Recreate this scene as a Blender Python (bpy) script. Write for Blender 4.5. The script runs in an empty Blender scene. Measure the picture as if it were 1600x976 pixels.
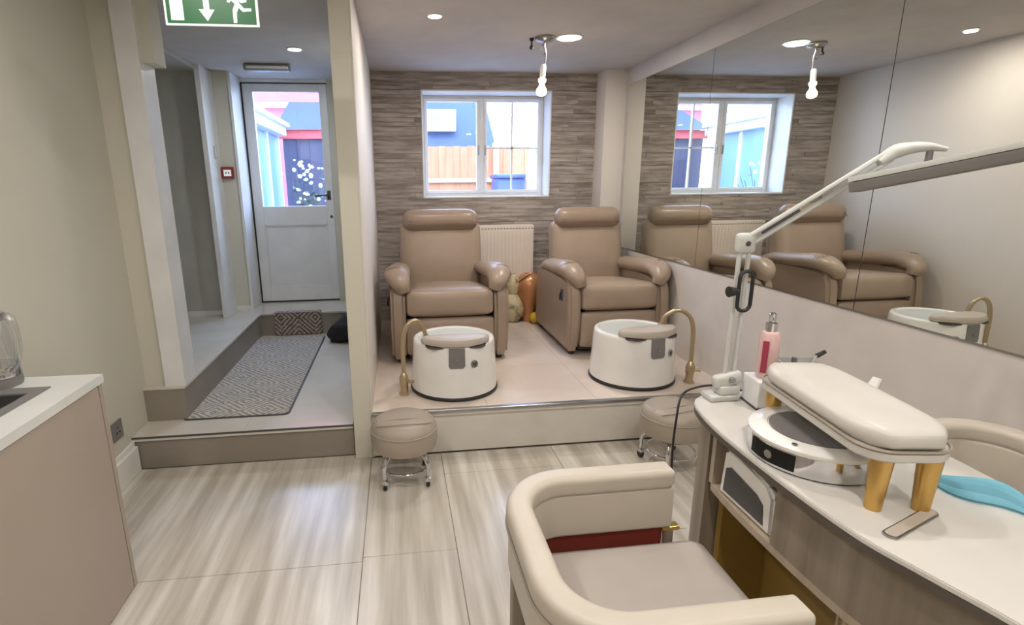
import bpy, bmesh, math, random
from mathutils import Vector, Matrix, noise
random.seed(7)
C = bpy.context.scene.collection
PI = math.pi
def R(a): return math.radians(a)

# ------------------------------------------------------------------ camera
PIT, ROLL, YAW = 0.2368767, -0.0108652, 0.1181087
FPX, CX = 824.3, 720.9
Fv = Vector((math.sin(YAW)*math.cos(PIT), math.cos(YAW)*math.cos(PIT), -math.sin(PIT)))
R0 = Vector((math.cos(YAW), -math.sin(YAW), 0)); U0 = R0.cross(Fv)
Rv = R0*math.cos(ROLL)+U0*math.sin(ROLL); Uv = -R0*math.sin(ROLL)+U0*math.cos(ROLL)
cd = bpy.data.cameras.new('camera'); cam = bpy.data.objects.new('camera', cd); C.objects.link(cam)
cd.sensor_width = 36; cd.sensor_fit = 'HORIZONTAL'; cd.lens = 36*FPX/1600
cd.shift_x = (800-CX)/1600; cd.clip_start = 0.02; cd.clip_end = 200
M = Matrix((Rv, Uv, -Fv)).transposed().to_4x4(); M.translation = (0, 0, 1.39); cam.matrix_world = M
bpy.context.scene.camera = cam

# ------------------------------------------------------------------ world, light, exposure
w = bpy.data.worlds.new('sky'); bpy.context.scene.world = w; w.use_nodes = True
nt = w.node_tree; bg = nt.nodes['Background']
tc = nt.nodes.new('ShaderNodeTexCoord'); sp = nt.nodes.new('ShaderNodeSeparateXYZ'); rp = nt.nodes.new('ShaderNodeValToRGB')
nt.links.new(tc.outputs['Generated'], sp.inputs[0]); nt.links.new(sp.outputs['Z'], rp.inputs[0]); nt.links.new(rp.outputs[0], bg.inputs[0])
rp.color_ramp.elements[0].color = (0.62, 0.77, 1.0, 1); rp.color_ramp.elements[1].color = (0.32, 0.52, 1.0, 1)
bg.inputs[1].default_value = 12.0
vs = bpy.context.scene.view_settings
vs.view_transform = 'Standard'; vs.look = 'None'; vs.gamma = 1; vs.use_curve_mapping = False; vs.exposure = 0.16
try: bpy.context.scene.cycles.max_bounces = 8
except Exception: pass
SUN = bpy.data.lights.new('sun', 'SUN'); SUN.energy = 4.0; SUN.angle = R(6); SUN.color = (1, .95, .88)
so = bpy.data.objects.new('sun', SUN); C.objects.link(so); so.rotation_euler = (R(38), 0, R(-15)); so.location = (0, 8, 9)

# ------------------------------------------------------------------ materials
def mat(name, col, rough=0.5, metal=0.0, emit=None, es=0, noise_=None, bump=0, coat=0, alpha=None, trans=0):
    """noise_ = (scale xyz, colour2, detail, contrast-lo, contrast-hi)"""
    m = bpy.data.materials.new(name); m.use_nodes = True
    t = m.node_tree; b = t.nodes['Principled BSDF']
    c = tuple(col)+(1,)
    b.inputs['Base Color'].default_value = c; b.inputs['Roughness'].default_value = rough; b.inputs['Metallic'].default_value = metal
    if coat: b.inputs['Coat Weight'].default_value = coat; b.inputs['Coat Roughness'].default_value = .1
    if trans: b.inputs['Transmission Weight'].default_value = trans
    if emit: b.inputs['Emission Color'].default_value = tuple(emit)+(1,); b.inputs['Emission Strength'].default_value = es
    if noise_ is None: noise_ = ((6, 6, 6), tuple(x*.93 for x in col), 3, .35, .65)
    tcn = t.nodes.new('ShaderNodeTexCoord'); mp = t.nodes.new('ShaderNodeMapping'); nz = t.nodes.new('ShaderNodeTexNoise'); cr = t.nodes.new('ShaderNodeValToRGB')
    mp.inputs['Scale'].default_value = noise_[0]; nz.inputs['Scale'].default_value = 1; nz.inputs['Detail'].default_value = noise_[2]
    t.links.new(tcn.outputs['Object'], mp.inputs[0]); t.links.new(mp.outputs[0], nz.inputs['Vector']); t.links.new(nz.outputs['Fac'], cr.inputs[0])
    cr.color_ramp.elements[0].position = noise_[3]; cr.color_ramp.elements[1].position = noise_[4]
    cr.color_ramp.elements[0].color = c; cr.color_ramp.elements[1].color = tuple(noise_[1])+(1,)
    t.links.new(cr.outputs[0], b.inputs['Base Color'])
    if bump:
        bp = t.nodes.new('ShaderNodeBump'); bp.inputs['Strength'].default_value = bump; bp.inputs['Distance'].default_value = .01
        t.links.new(nz.outputs['Fac'], bp.inputs['Height']); t.links.new(bp.outputs[0], b.inputs['Normal'])
    return m
def glassmat(name, col=(1, 1, 1), rough=0.0, mixf=.12):
    m = bpy.data.materials.new(name); m.use_nodes = True; t = m.node_tree
    for n in list(t.nodes): t.nodes.remove(n)
    o = t.nodes.new('ShaderNodeOutputMaterial'); mx = t.nodes.new('ShaderNodeMixShader'); tr = t.nodes.new('ShaderNodeBsdfTransparent'); gl = t.nodes.new('ShaderNodeBsdfGlossy')
    gl.inputs['Roughness'].default_value = rough; tr.inputs[0].default_value = tuple(col)+(1,); mx.inputs[0].default_value = mixf
    t.links.new(tr.outputs[0], mx.inputs[1]); t.links.new(gl.outputs[0], mx.inputs[2]); t.links.new(mx.outputs[0], o.inputs[0])
    return m
M_wall = mat('painted_plaster', (.64, .62, .53), .75, noise_=((1.5, 1.5, 1.5), (.61, .59, .505), 4, .3, .7))
M_alc = mat('alcove_paint', (.70, .645, .59), .6, noise_=((1.5, 1.5, 1.5), (.66, .61, .56), 4, .3, .7))
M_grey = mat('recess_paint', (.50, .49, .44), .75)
M_ceil = mat('ceiling_paint', (.55, .515, .49), .8)
M_dado = mat('dado_paint', (.66, .62, .58), .45)
M_white = mat('white_gloss_paint', (.80, .80, .80), .35)
M_skirt = mat('skirting_paint', (.84, .84, .80), .35)
def streak(name, a, b, c, sx, sy, rough=.28):
    m = mat(name, a, rough, noise_=((sx, sy, 1), b, 6, .36, .66))
    t = m.node_tree; cr = [n for n in t.nodes if n.type == 'VALTORGB'][0]
    e = cr.color_ramp.elements.new(.52); e.color = tuple(c)+(1,)
    tcn = [n for n in t.nodes if n.type == 'TEX_COORD'][0]; mp = [n for n in t.nodes if n.type == 'MAPPING'][0]
    g = t.nodes.new('ShaderNodeNewGeometry'); t.links.new(g.outputs['Position'], mp.inputs[0])
    return m
M_tile = streak('streaked_porcelain', (.44, .40, .335), (.68, .65, .585), (.56, .52, .455), 17, 1.1, .25)
M_plat = streak('pale_marble_tile', (.62, .525, .455), (.74, .655, .585), (.68, .59, .52), 2.2, 2.6, .2)
M_corr = streak('corridor_tile', (.58, .54, .47), (.70, .67, .61), (.64, .60, .53), 2.2, 2.0, .13)
M_riser = streak('brown_tile', (.235, .205, .17), (.31, .275, .235), (.27, .24, .20), 1.5, 1.5, .4)
M_riser2 = mat('white_riser', (.68, .64, .58), .35)
M_grout = mat('grout', (.30, .27, .22), .9)
M_stone = mat('split_stone', (.25, .21, .185), .8, noise_=((7, 7, 60), (.43, .375, .34), 9, .36, .62), bump=.6)
M_stone2 = mat('split_stone_pale', (.28, .235, .205), .8, noise_=((8, 8, 50), (.46, .405, .365), 9, .36, .62), bump=.6)
M_stone3 = mat('split_stone_dark', (.21, .175, .155), .8, noise_=((9, 9, 66), (.39, .34, .305), 9, .36, .62), bump=.6)
for m_, sc in ((M_stone, (5, 1, 46)), (M_stone2, (6, 1, 40)), (M_stone3, (7, 1, 55))):
    t_ = m_.node_tree; g_ = t_.nodes.new('ShaderNodeNewGeometry'); mp_ = [n for n in t_.nodes if n.type == 'MAPPING'][0]; t_.links.new(g_.outputs['Position'], mp_.inputs[0]); mp_.inputs['Scale'].default_value = sc
M_leather = mat('taupe_leather', (.355, .27, .205), .36, noise_=((9, 9, 9), (.33, .25, .19), 4, .3, .7), bump=.08)
M_leather_head = mat('taupe_leather_headrest', (.32, .235, .175), .36, noise_=((9, 9, 9), (.29, .212, .158), 4, .3, .7), bump=.08)
M_cream = mat('cream_leather', (.55, .50, .425), .42, noise_=((14, 14, 14), (.52, .47, .40), 4, .3, .7), bump=.05)
M_seat = mat('mushroom_leather', (.44, .395, .36), .5)
M_padw = mat('white_vinyl', (.60, .575, .53), .4)
M_stool = mat('stool_leather', (.38, .325, .265), .4)
M_chrome = mat('chrome', (.72, .72, .74), .10, 1)
M_steel = mat('brushed_steel', (.42, .42, .42), .3, 1)
M_black = mat('black_rubber', (.02, .02, .02), .5)
M_dark = mat('dark_grey', (.075, .07, .07), .5)
M_brass = mat('champagne_brass', (.52, .42, .27), .3, .75)
M_gold = mat('gold_metal', (.62, .40, .13), .3, .9)
M_tubw = mat('white_acrylic', (.86, .85, .82), .2, coat=.4)
M_basin = mat('pale_grey_basin', (.62, .66, .64), .25)
M_tag = mat('grey_plastic', (.20, .19, .185), .4)
M_cush = mat('greige_vinyl', (.50, .44, .38), .4)
M_rad = mat('radiator_enamel', (.80, .70, .62), .35)
M_copper = mat('copper_vase', (.56, .26, .12), .3, .35)
M_gourd = mat('mottled_ceramic', (.62, .52, .33), .45, noise_=((14, 14, 14), (.22, .22, .12), 5, .52, .66))
M_yellow = mat('yellow_rubber', (.62, .42, .03), .5)
M_mirror = bpy.data.materials.new('mirror_silver'); M_mirror.use_nodes = True
_b = M_mirror.node_tree.nodes['Principled BSDF']; _b.inputs['Base Color'].default_value = (.80, .82, .77, 1); _b.inputs['Metallic'].default_value = 1; _b.inputs['Roughness'].default_value = 0
M_desktop = mat('white_marble_laminate', (.64, .62, .585), .12, noise_=((3, 3, 3), (.57, .555, .52), 6, .4, .7))
M_deskedge = mat('dark_desk_edge', (.09, .075, .06), .4)
M_wood = mat('grey_oak', (.285, .235, .18), .45, noise_=((22, 22, 1.4), (.20, .163, .12), 6, .35, .65))
M_woodl = mat('pale_oak', (.46, .38, .29), .45, noise_=((22, 22, 1.4), (.38, .31, .235), 6, .35, .65))
M_ochre = mat('ochre_wood', (.27, .165, .035), .45)
M_red = mat('dark_red_wood', (.19, .03, .02), .4)
M_cab = mat('taupe_cabinet', (.41, .345, .29), .45, noise_=((1.2, 1.2, 1.2), (.385, .322, .272), 3, .3, .7))
M_counter = mat('white_quartz', (.72, .74, .72), .2)
M_lamp = mat('lamp_white', (.58, .595, .565), .35)
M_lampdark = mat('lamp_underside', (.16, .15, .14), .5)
M_mask = mat('blue_nonwoven', (.36, .76, .90), .7)
M_pink = mat('pink_lotion', (.74, .50, .49), .2, coat=.5)
M_magenta = mat('dark_pink_print', (.35, .04, .08), .4)
M_exitg = mat('exit_green', (.0, .10, .025), .4, emit=(0, .3, .06), es=.06)
M_exitw = mat('exit_white', (.9, .9, .9), .4, emit=(.9, 1, .92), es=.3)
M_alarm = mat('alarm_red', (.30, .03, .03), .4)
M_lightglow = mat('lamp_glow', (1, 1, 1), .5, emit=(1, .96, .88), es=9)
M_bulb = mat('warm_bulb', (1, .9, .7), .4, emit=(1, .80, .50), es=9)
M_glass = glassmat('window_glass', (.97, .98, 1.0))
M_clear = glassmat('clear_plastic', (.93, .94, .96), .05, .22)
M_cloud = mat('frosted_plastic', (.60, .60, .60), .2)
M_fabric = mat('black_fabric', (.012, .012, .014), .8)
# outdoors
M_fence = mat('orange_fence_wood', (.36, .135, .06), .7, noise_=((10, 10, 1.5), (.46, .20, .10), 5, .3, .7))
M_fencerail = mat('pale_fence_rail', (.50, .27, .15), .7)
M_navy = mat('navy_shed_paint', (.035, .04, .085), .5)
M_ured = mat('red_fascia', (.48, .07, .08), .6)
M_pinkwall = mat('pink_render', (.50, .12, .17), .7)
M_slate = mat('blue_slate', (.10, .15, .26), .6)
M_upvc = mat('white_upvc', (.55, .58, .64), .4)
M_blueglass = mat('conservatory_glass', (.20, .34, .50), .2)
M_pave = mat('yard_paving', (.42, .41, .40), .8)
M_brick = mat('grey_render', (.34, .34, .40), .8)
M_bin = mat('blue_plastic', (.06, .10, .30), .45)
M_petal = mat('white_petals', (.85, .85, .88), .6)
M_leaf = mat('dark_leaf', (.06, .10, .07), .6)
def diamond(name, c1, c2, k=34):
    m = bpy.data.materials.new(name); m.use_nodes = True; t = m.node_tree; b = t.nodes['Principled BSDF']; b.inputs['Roughness'].default_value = .95
    g = t.nodes.new('ShaderNodeTexCoord'); s = t.nodes.new('ShaderNodeSeparateXYZ'); t.links.new(g.outputs['Object'], s.inputs[0])
    def mth(op, a, bb=None):
        n = t.nodes.new('ShaderNodeMath'); n.operation = op
        for i, v in enumerate((a, bb)):
            if v is None: continue
            if isinstance(v, (int, float)): n.inputs[i].default_value = v
            else: t.links.new(v, n.inputs[i])
        return n.outputs[0]
    yz = mth('ADD', s.outputs['Y'], s.outputs['Z'])
    px = mth('PINGPONG', s.outputs['X'], .14); py = mth('PINGPONG', yz, .14)
    sm = mth('ADD', px, py); wv = mth('SINE', mth('MULTIPLY', sm, k*6.283))
    nz = t.nodes.new('ShaderNodeTexNoise'); nz.inputs['Scale'].default_value = 60; t.links.new(g.outputs['Object'], nz.inputs['Vector'])
    f = mth('GREATER_THAN', mth('ADD', wv, mth('MULTIPLY', mth('SUBTRACT', nz.outputs['Fac'], .5), 4.4)), 0)
    mx = t.nodes.new('ShaderNodeMix'); mx.data_type = 'RGBA'; t.links.new(f, mx.inputs[0]); mx.inputs[6].default_value = c1+(1,); mx.inputs[7].default_value = c2+(1,)
    t.links.new(mx.outputs[2], b.inputs['Base Color'])
    bp = t.nodes.new('ShaderNodeBump'); bp.inputs['Strength'].default_value = .5; bp.inputs['Distance'].default_value = .004; t.links.new(f, bp.inputs['Height']); t.links.new(bp.outputs[0], b.inputs['Normal'])
    return m
M_mat = diamond('woven_runner', (.30, .27, .235), (.56, .52, .46), 26)
M_mat2 = diamond('woven_runner_dark', (.13, .10, .085), (.45, .38, .32), 26)

# ------------------------------------------------------------------ mesh helpers
def box(bm, x0, x1, y0, y1, z0, z1, bev=0, seg=2):
    r = bmesh.ops.create_cube(bm, size=1)
    vs_ = r['verts']
    for v in vs_: v.co = Vector(((x0+x1)/2+v.co.x*(x1-x0), (y0+y1)/2+v.co.y*(y1-y0), (z0+z1)/2+v.co.z*(z1-z0)))
    if bev:
        es = list({e for v in vs_ for e in v.link_edges})
        bmesh.ops.bevel(bm, geom=es, offset=bev, segments=seg, affect='EDGES', profile=.5)
    return bm
def cushion(bm, c, half, r, puff=0.0, n=8, mtx=None):
    """rounded box whose faces bulge outward by puff (scalar or xyz)"""
    half = Vector(half); c = Vector(c)
    if not hasattr(puff, '__len__'): puff = (puff,)*3
    r = min(r, min(half))
    vmap = {}
    def vert(p):
        k = tuple(round(x, 5) for x in p)
        if k in vmap: return vmap[k]
        q = Vector([p[i]*half[i] for i in range(3)])
        inn = Vector([max(-(half[i]-r), min(half[i]-r, q[i])) for i in range(3)]); d = q-inn
        if d.length > 1e-9: q = inn+d.normalized()*r
        for i in range(3):
            a, b = [p[j] for j in range(3) if j != i]
            q[i] += (1 if p[i] > 0 else -1)*abs(p[i])*puff[i]*max(0, 1-a*a)*max(0, 1-b*b)
        if mtx: q = mtx @ q
        v = bm.verts.new(q+c); vmap[k] = v; return v
    rr = [-1+2*i/n for i in range(n+1)]
    # concentrate samples near the corners
    rr = [math.copysign(abs(t)**.7, t) for t in rr]
    for ax in range(3):
        for s in (-1, 1):
            for i in range(n):
                for j in range(n):
                    q = []
                    for (a, b) in ((i, j), (i+1, j), (i+1, j+1), (i, j+1)):
                        p = [0, 0, 0]; p[ax] = s; p[(ax+1) % 3] = rr[a]; p[(ax+2) % 3] = rr[b]; q.append(vert(p))
                    if s < 0: q.reverse()
                    try: bm.faces.new(q)
                    except ValueError: pass
    return bm
def smooth_path(pts, k=6):
    P = [Vector(p) for p in pts]; out = []
    for i in range(len(P)-1):
        p0 = P[i-1] if i > 0 else P[i]*2-P[i+1]; p1 = P[i]; p2 = P[i+1]; p3 = P[i+2] if i+2 < len(P) else P[i+1]*2-P[i]
        for j in range(k):
            t = j/k
            out.append(.5*((2*p1)+(p2-p0)*t+(2*p0-5*p1+4*p2-p3)*t*t+(3*p1-3*p2+p3-p0)*t**3))
    out.append(P[-1]); return out
def tube(bm, pts, rad, n=12, k=6, smooth=True, flat=1.0):
    """swept round tube; rad scalar or per-control-point list; flat squashes the section vertically"""
    m_ = len(pts)
    if not hasattr(rad, '__len__'): rad = [rad]*m_
    P = smooth_path(pts, k) if smooth else [Vector(p) for p in pts]
    rs = []
    for i in range(len(P)):
        t = i/(len(P)-1)*(m_-1); a = min(int(t), m_-2); f = t-a; rs.append(rad[a]*(1-f)+rad[a+1]*f)
    T = [(P[min(i+1, len(P)-1)]-P[max(i-1, 0)]).normalized() for i in range(len(P))]
    nrm = T[0].orthogonal().normalized(); rings = []
    for i, p in enumerate(P):
        nrm = (nrm-T[i]*nrm.dot(T[i])).normalized(); b = T[i].cross(nrm)
        ring = []
        for j in range(n):
            a = 2*PI*j/n; o = nrm*math.cos(a)*rs[i]+b*math.sin(a)*rs[i]
            if flat != 1.0: o.z *= flat
            ring.append(bm.verts.new(p+o))
        rings.append(ring)
    for i in range(len(rings)-1):
        for j in range(n): bm.faces.new((rings[i][j], rings[i][(j+1) % n], rings[i+1][(j+1) % n], rings[i+1][j]))
    bm.faces.new(list(reversed(rings[0]))); bm.faces.new(rings[-1])
    return bm
def lathe(bm, prof, n=32, c=(0, 0, 0), mtx=None):
    rings = []
    for (r, z) in prof:
        if r < 1e-6:
            v = Vector((0, 0, z)); v = mtx @ v if mtx else v
            rings.append([bm.verts.new(v+Vector(c))])
        else:
            ring = []
            for j in range(n):
                a = 2*PI*j/n; v = Vector((r*math.cos(a), r*math.sin(a), z)); v = mtx @ v if mtx else v
                ring.append(bm.verts.new(v+Vector(c)))
            rings.append(ring)
    for a, b in zip(rings, rings[1:]):
        if len(a) == 1 and len(b) == 1: continue
        for j in range(n):
            k = (j+1) % n
            if len(a) == 1: bm.faces.new((a[0], b[k], b[j]))
            elif len(b) == 1: bm.faces.new((a[j], a[k], b[0]))
            else: bm.faces.new((a[j], a[k], b[k], b[j]))
    if len(rings[0]) > 1: bm.faces.new(list(reversed(rings[0])))
    if len(rings[-1]) > 1: bm.faces.new(rings[-1])
    bmesh.ops.recalc_face_normals(bm, faces=bm.faces)
    return bm
def prism(bm, poly, z0, z1, bev=0):
    lo = [bm.verts.new((x, y, z0)) for x, y in poly]; hi = [bm.verts.new((x, y, z1)) for x, y in poly]
    n = len(poly); fs = [bm.faces.new(list(reversed(lo))), bm.faces.new(hi)]
    for i in range(n): fs.append(bm.faces.new((lo[i], lo[(i+1) % n], hi[(i+1) % n], hi[i])))
    bmesh.ops.recalc_face_normals(bm, faces=fs)
    if bev: bmesh.ops.bevel(bm, geom=[e for e in fs[1].edges]+[e for e in fs[0].edges], offset=bev, segments=2, affect='EDGES')
    return bm
def sweep(bm, path, sec):
    """closed section (offset, z) swept along an open horizontal path"""
    P = [Vector((p[0], p[1], 0)) for p in path]; rings = []
    for i, p in enumerate(P):
        t = (P[min(i+1, len(P)-1)]-P[max(i-1, 0)]).normalized(); nn = Vector((t.y, -t.x, 0))
        rings.append([bm.verts.new(p+nn*o+Vector((0, 0, z))) for o, z in sec])
    m_ = len(sec)
    for a, b in zip(rings, rings[1:]):
        for j in range(m_): bm.faces.new((a[j], a[(j+1) % m_], b[(j+1) % m_], b[j]))
    bm.faces.new(rings[0]); bm.faces.new(list(reversed(rings[-1])))
    bmesh.ops.recalc_face_normals(bm, faces=bm.faces)
    return bm
def rrect(w, h, r, n=5, cx=0, cz=0):
    o = []
    for (sx, sz, a0) in ((1, 1, 0), (-1, 1, 90), (-1, -1, 180), (1, -1, 270)):
        for i in range(n+1):
            a = R(a0+90*i/n); o.append((cx+sx*(w/2-r)+r*math.cos(a), cz+sz*(h/2-r)+r*math.sin(a)))
    return o
def obj(name, bm, m, parent=None, smooth=False, loc=None, rot=None):
    me = bpy.data.meshes.new(name); bm.to_mesh(me); bm.free()
    me.materials.append(m)
    o = bpy.data.objects.new(name, me); C.objects.link(o)
    if smooth:
        for p in me.polygons: p.use_smooth = True
        try:
            me.set_sharp_from_angle(angle=R(42))
        except Exception: pass
    if parent: o.parent = parent
    if loc is not None: o.location = loc
    if rot is not None: o.rotation_euler = rot
    return o
def NB(): return bmesh.new()
def thing(name, label, cat, loc=(0, 0, 0), rz=0, group=None):
    o = bpy.data.objects.new(name, None); C.objects.link(o); o.location = loc; o.rotation_euler = (0, 0, rz); o.empty_display_size = .1
    o['label'] = label; o['category'] = cat
    if group: o['group'] = group
    return o
def tag(o, label, cat, group=None):
    o['label'] = label; o['category'] = cat
    if group: o['group'] = group
    return o
def struct(name, bm, m, parent=None, smooth=False):
    o = obj(name, bm, m, parent, smooth)
    if not parent: o['kind'] = 'structure'
    return o
def bx(*a, bev=0, seg=2): return box(NB(), *a, bev=bev, seg=seg)
def dup(root, loc, rz, label, group=None):
    r = root.copy(); C.objects.link(r); r.location = loc; r.rotation_euler = (0, 0, rz); r['label'] = label
    if group: r['group'] = group
    def rec(src, dst):
        for ch in list(src.children):
            c = ch.copy(); C.objects.link(c); c.parent = dst; rec(ch, c)
    rec(root, r); return r

ZC = 2.262; ZP = .25; ZK = .18; ZL = .37; XM = 1.852
YB = 4.50

# ------------------------------------------------------------------ structure
ceil = struct('ceiling', bx(-2.4, 2.1, -1.8, 5.1, ZC, ZC+.15), M_ceil)
# main floor: slab with porcelain tiles laid on it
fl = struct('floor', bx(-2.4, 2.1, -1.95, 5.0, -.12, -.006), M_grout)
cols = [(-1.38, -.18, 1.765), (-.18, .185, 1.79), (.185, .785, 2.35), (.785, 1.385, 1.79), (1.385, 1.985, 2.35)]
for (xa, xb, yj) in cols:
    ys = [yj+1.2*k for k in range(-4, 3)]
    for ya in ys:
        y0, y1 = max(ya, -1.75), min(ya+1.2, 2.605 if xb < 0 else 2.56)
        if y1-y0 < .05: continue
        o = obj('tile', bx(xa+.0012, xb-.0012, y0+.0012, y1-.0012, -.01, 0, bev=.0008, seg=1), M_tile, fl)
# pedicure platform
pl = struct('platform', bx(-.165, XM, 2.58, YB, 0, ZP-.012), M_grout); pl['kind'] = 'structure'
px = [-.165, .44, 1.04, XM]; py = [2.575, 3.17, 3.77, YB]
for i in range(3):
    for j in range(3):
        obj('tile', bx(px[i]+.0006, px[i+1]-.0006, py[j]+.0006, py[j+1]-.0006, ZP-.012, ZP), M_plat, pl)
obj('riser_panel', bx(-.165, XM, 2.562, 2.58, .008, ZP-.03), M_riser2, pl)
obj('edge_trim', bx(-.167, XM, 2.545, 2.576, ZP-.014, ZP+.002, bev=.003), M_steel, pl)
obj('nosing', bx(-.165, XM, 2.553, 2.58, ZP-.032, ZP-.014), M_riser2, pl)
# corridor floor
cf = struct('corridor_floor', bx(-1.36, -.27, 2.63, 4.42, 0, ZK-.012), M_grout); cf['kind'] = 'structure'
for i, (x0, x1) in enumerate(((-1.36, -.82), (-.82, -.27))):
    for (y0, y1) in ((2.60, 3.2), (3.2, 3.8), (3.8, 4.42)):
        obj('tile', bx(x0+.0006, x1-.0006, y0+.0006, y1-.0006, ZK-.012, ZK), M_corr, cf)
obj('riser_panel', bx(-1.36, -.27, 2.61, 2.63, 0, ZK-.022), M_riser, cf)
obj('edge_trim', bx(-1.36, -.268, 2.596, 2.632, ZK-.010, ZK-.001, bev=.002), M_dark, cf)
obj('nosing', bx(-1.36, -.27, 2.60, 2.63, ZK-.024, ZK-.012), M_riser2, cf)
lg = struct('landing_floor', bx(-1.157, -.27, 4.42, 4.99, 0, ZL-.012), M_riser); lg['kind'] = 'structure'
obj('tile', bx(-1.15, -.27, 4.41, 4.99, ZL-.012, ZL), M_corr, lg)
lg2 = struct('ledge_floor', bx(-2.15, -1.157, 2.785, 4.99, 0, ZL-.012), M_riser); lg2['kind'] = 'structure'
for (y0, y1) in ((2.78, 3.4), (3.4, 4.0), (4.0, 4.99)):
    obj('tile', bx(-1.70, -1.15, y0+.0006, y1-.0006, ZL-.012, ZL), M_corr, lg2)
    obj('tile', bx(-2.15, -1.7012, y0+.0006, y1-.0006, ZL-.012, ZL), M_corr, lg2)
# walls
struct('wall_left', bx(-1.56, -1.36, -1.8, 2.81, -.1, ZC), M_wall)
struct('wall_left', bx(-2.25, -1.36, 2.81, 2.96, 0, ZC), M_wall)
struct('trim_1', bx(-1.36, -1.25, 2.82, 2.96, ZK, ZC), M_wall)                 # shaded return beside the column
colm = struct('trim_2', bx(-1.25, -1.15, 2.795, 2.95, ZL, ZC), M_white)
obj('cornice_block', bx(-1.15, -1.095, 2.82, 2.95, 1.96, ZC), M_wall, colm)
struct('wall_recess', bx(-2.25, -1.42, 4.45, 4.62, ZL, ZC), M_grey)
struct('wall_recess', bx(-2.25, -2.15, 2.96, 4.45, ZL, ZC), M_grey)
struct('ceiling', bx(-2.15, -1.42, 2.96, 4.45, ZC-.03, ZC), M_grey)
struct('trim_3', bx(-1.42, -1.385, 4.33, 4.62, ZL, ZC), M_white)
struct('wall_corridor', bx(-1.385, -1.265, 4.60, 5.0, ZL, ZC), M_wall)
struct('trim_4', bx(-1.265, -1.245, 4.585, 4.9, ZL, ZC), M_white)
struct('baseboard_recess', bx(-2.15, -1.42, 4.438, 4.45, ZL, ZL+.035), M_white)
struct('baseboard_corridor', bx(-1.385, -1.265, 4.588, 4.60, ZL, ZL+.035), M_white)
# partition between corridor and alcove
struct('wall_partition', bx(-.262, -.172, 2.56, 5.0, 0, ZC, bev=.004), M_wall)
struct('wall_partition', bx(-.1725, -.165, 2.568, YB, 0, ZC), M_alc)
# door wall
dw = struct('wall_door', bx(-.545, -.262, 4.84, 5.0, ZL, ZC), M_wall)
struct('trim_5', bx(-1.245, -.545, 4.86, 4.99, 2.235, ZC), M_white)
# alcove back wall with window opening
WX0, WX1, WZ0, WZ1 = .226, 1.302, 1.284, 2.132
bw = struct('wall_back', bx(-.262, 2.1, YB+.012, YB+.28, 0, WZ0), M_grout)
obj('wall_panel', bx(-.262, 2.1, YB+.012, YB+.28, WZ1, ZC), M_grout, bw)
obj('wall_panel', bx(-.262, WX0, YB+.012, YB+.28, WZ0, WZ1), M_grout, bw)
obj('wall_panel', bx(WX1, 2.1, YB+.012, YB+.28, WZ0, WZ1), M_grout, bw)
hh = .0348; nrow = int((ZC-ZP)/hh)+1; unit = {}
def strip(x0, x1, z0, z1):
    if x1-x0 < .02 or z1-z0 < .006: return
    d = random.choice((.004, .006, .008, .010)); m_ = random.choice((M_stone, M_stone, M_stone2, M_stone3, M_stone2))
    key = (d, m_.name)
    if key not in unit:
        o = obj('stone_strip', bx(0, 1, -d, .012, 0, 1), m_, bw); unit[key] = o.data
    else:
        o = bpy.data.objects.new('stone_strip', unit[key]); C.objects.link(o); o.parent = bw
    o.location = (x0+.0008, YB, z0+.0008); o.scale = (x1-x0-.0016, 1, z1-z0-.0016)
for r_ in range(nrow):
    z0 = ZP+r_*hh; z1 = min(z0+hh, ZC)
    x = -.165-random.random()*.25
    while x < 1.68:
        x2 = x+random.uniform(.34, .66); a, b = max(x, -.165), min(x2, 1.68)
        if z1 > WZ0 and z0 < WZ1:
            zz0, zz1 = z0, z1
            if z0 < WZ0 < z1: # rows cut by the opening keep a lower part
                strip(a, b, z0, WZ0)
            if z0 < WZ1 < z1: strip(a, b, WZ1, z1)
            zz0, zz1 = max(z0, WZ0), min(z1, WZ1)
            if a < WX0: strip(a, min(b, WX0), zz0, zz1)
            if b > WX1: strip(max(a, WX1), b, zz0, zz1)
        else: strip(a, b, z0, z1)
        x = x2
struct('wall_pier', bx(1.68, XM, 4.30, YB+.012, ZP, ZC), M_alc)
# right wall with mirror panels
rw = struct('wall_right', bx(XM, 2.1, -1.8, 4.6, -.1, .872), M_dado)
obj('wall_panel', bx(XM, 2.1, -1.8, 4.6, .872, ZC), M_ceil, rw)
struct('trim_6', bx(XM-.004, XM, -1.8, 4.235, .868, .876), M_steel)
for k, (ya, yb) in enumerate(((3.092, 4.232), (1.903, 3.088), (.72, 1.899), (-.46, .716), (-1.7, -.464))):
    mo = thing('wall_mirror', ['frameless wall mirror panel nearest the back corner of the alcove', 'frameless wall mirror panel between the two visible joints',
        'frameless wall mirror panel at the right edge of the photo, behind the lamp head', 'wall mirror panel beside the camera, outside the frame', 'wall mirror panel behind the camera'][k], 'mirror', (XM, (ya+yb)/2, .876), 0, 'mirror panels along the right wall')
    obj('mirror_backing', bx(-.003, 0, -(yb-ya)/2-.002, (yb-ya)/2+.002, -.002, 1.264), M_dark, mo)
    obj('mirror_glass', bx(-.006, -.003, -(yb-ya)/2, (yb-ya)/2, 0, 1.262), M_mirror, mo)
struct('wall_front', bx(-1.56, 2.1, -1.95, -1.8, -.1, ZC), M_wall)
# skirting on left wall
sk = struct('baseboard_left', bx(-1.36, -1.335, 1.77, 2.60, 0, .135, bev=.004), M_skirt)
obj('skirting_cap', bx(-1.36, -1.348, 1.77, 2.60, .135, .16, bev=.003), M_skirt, sk)

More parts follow.
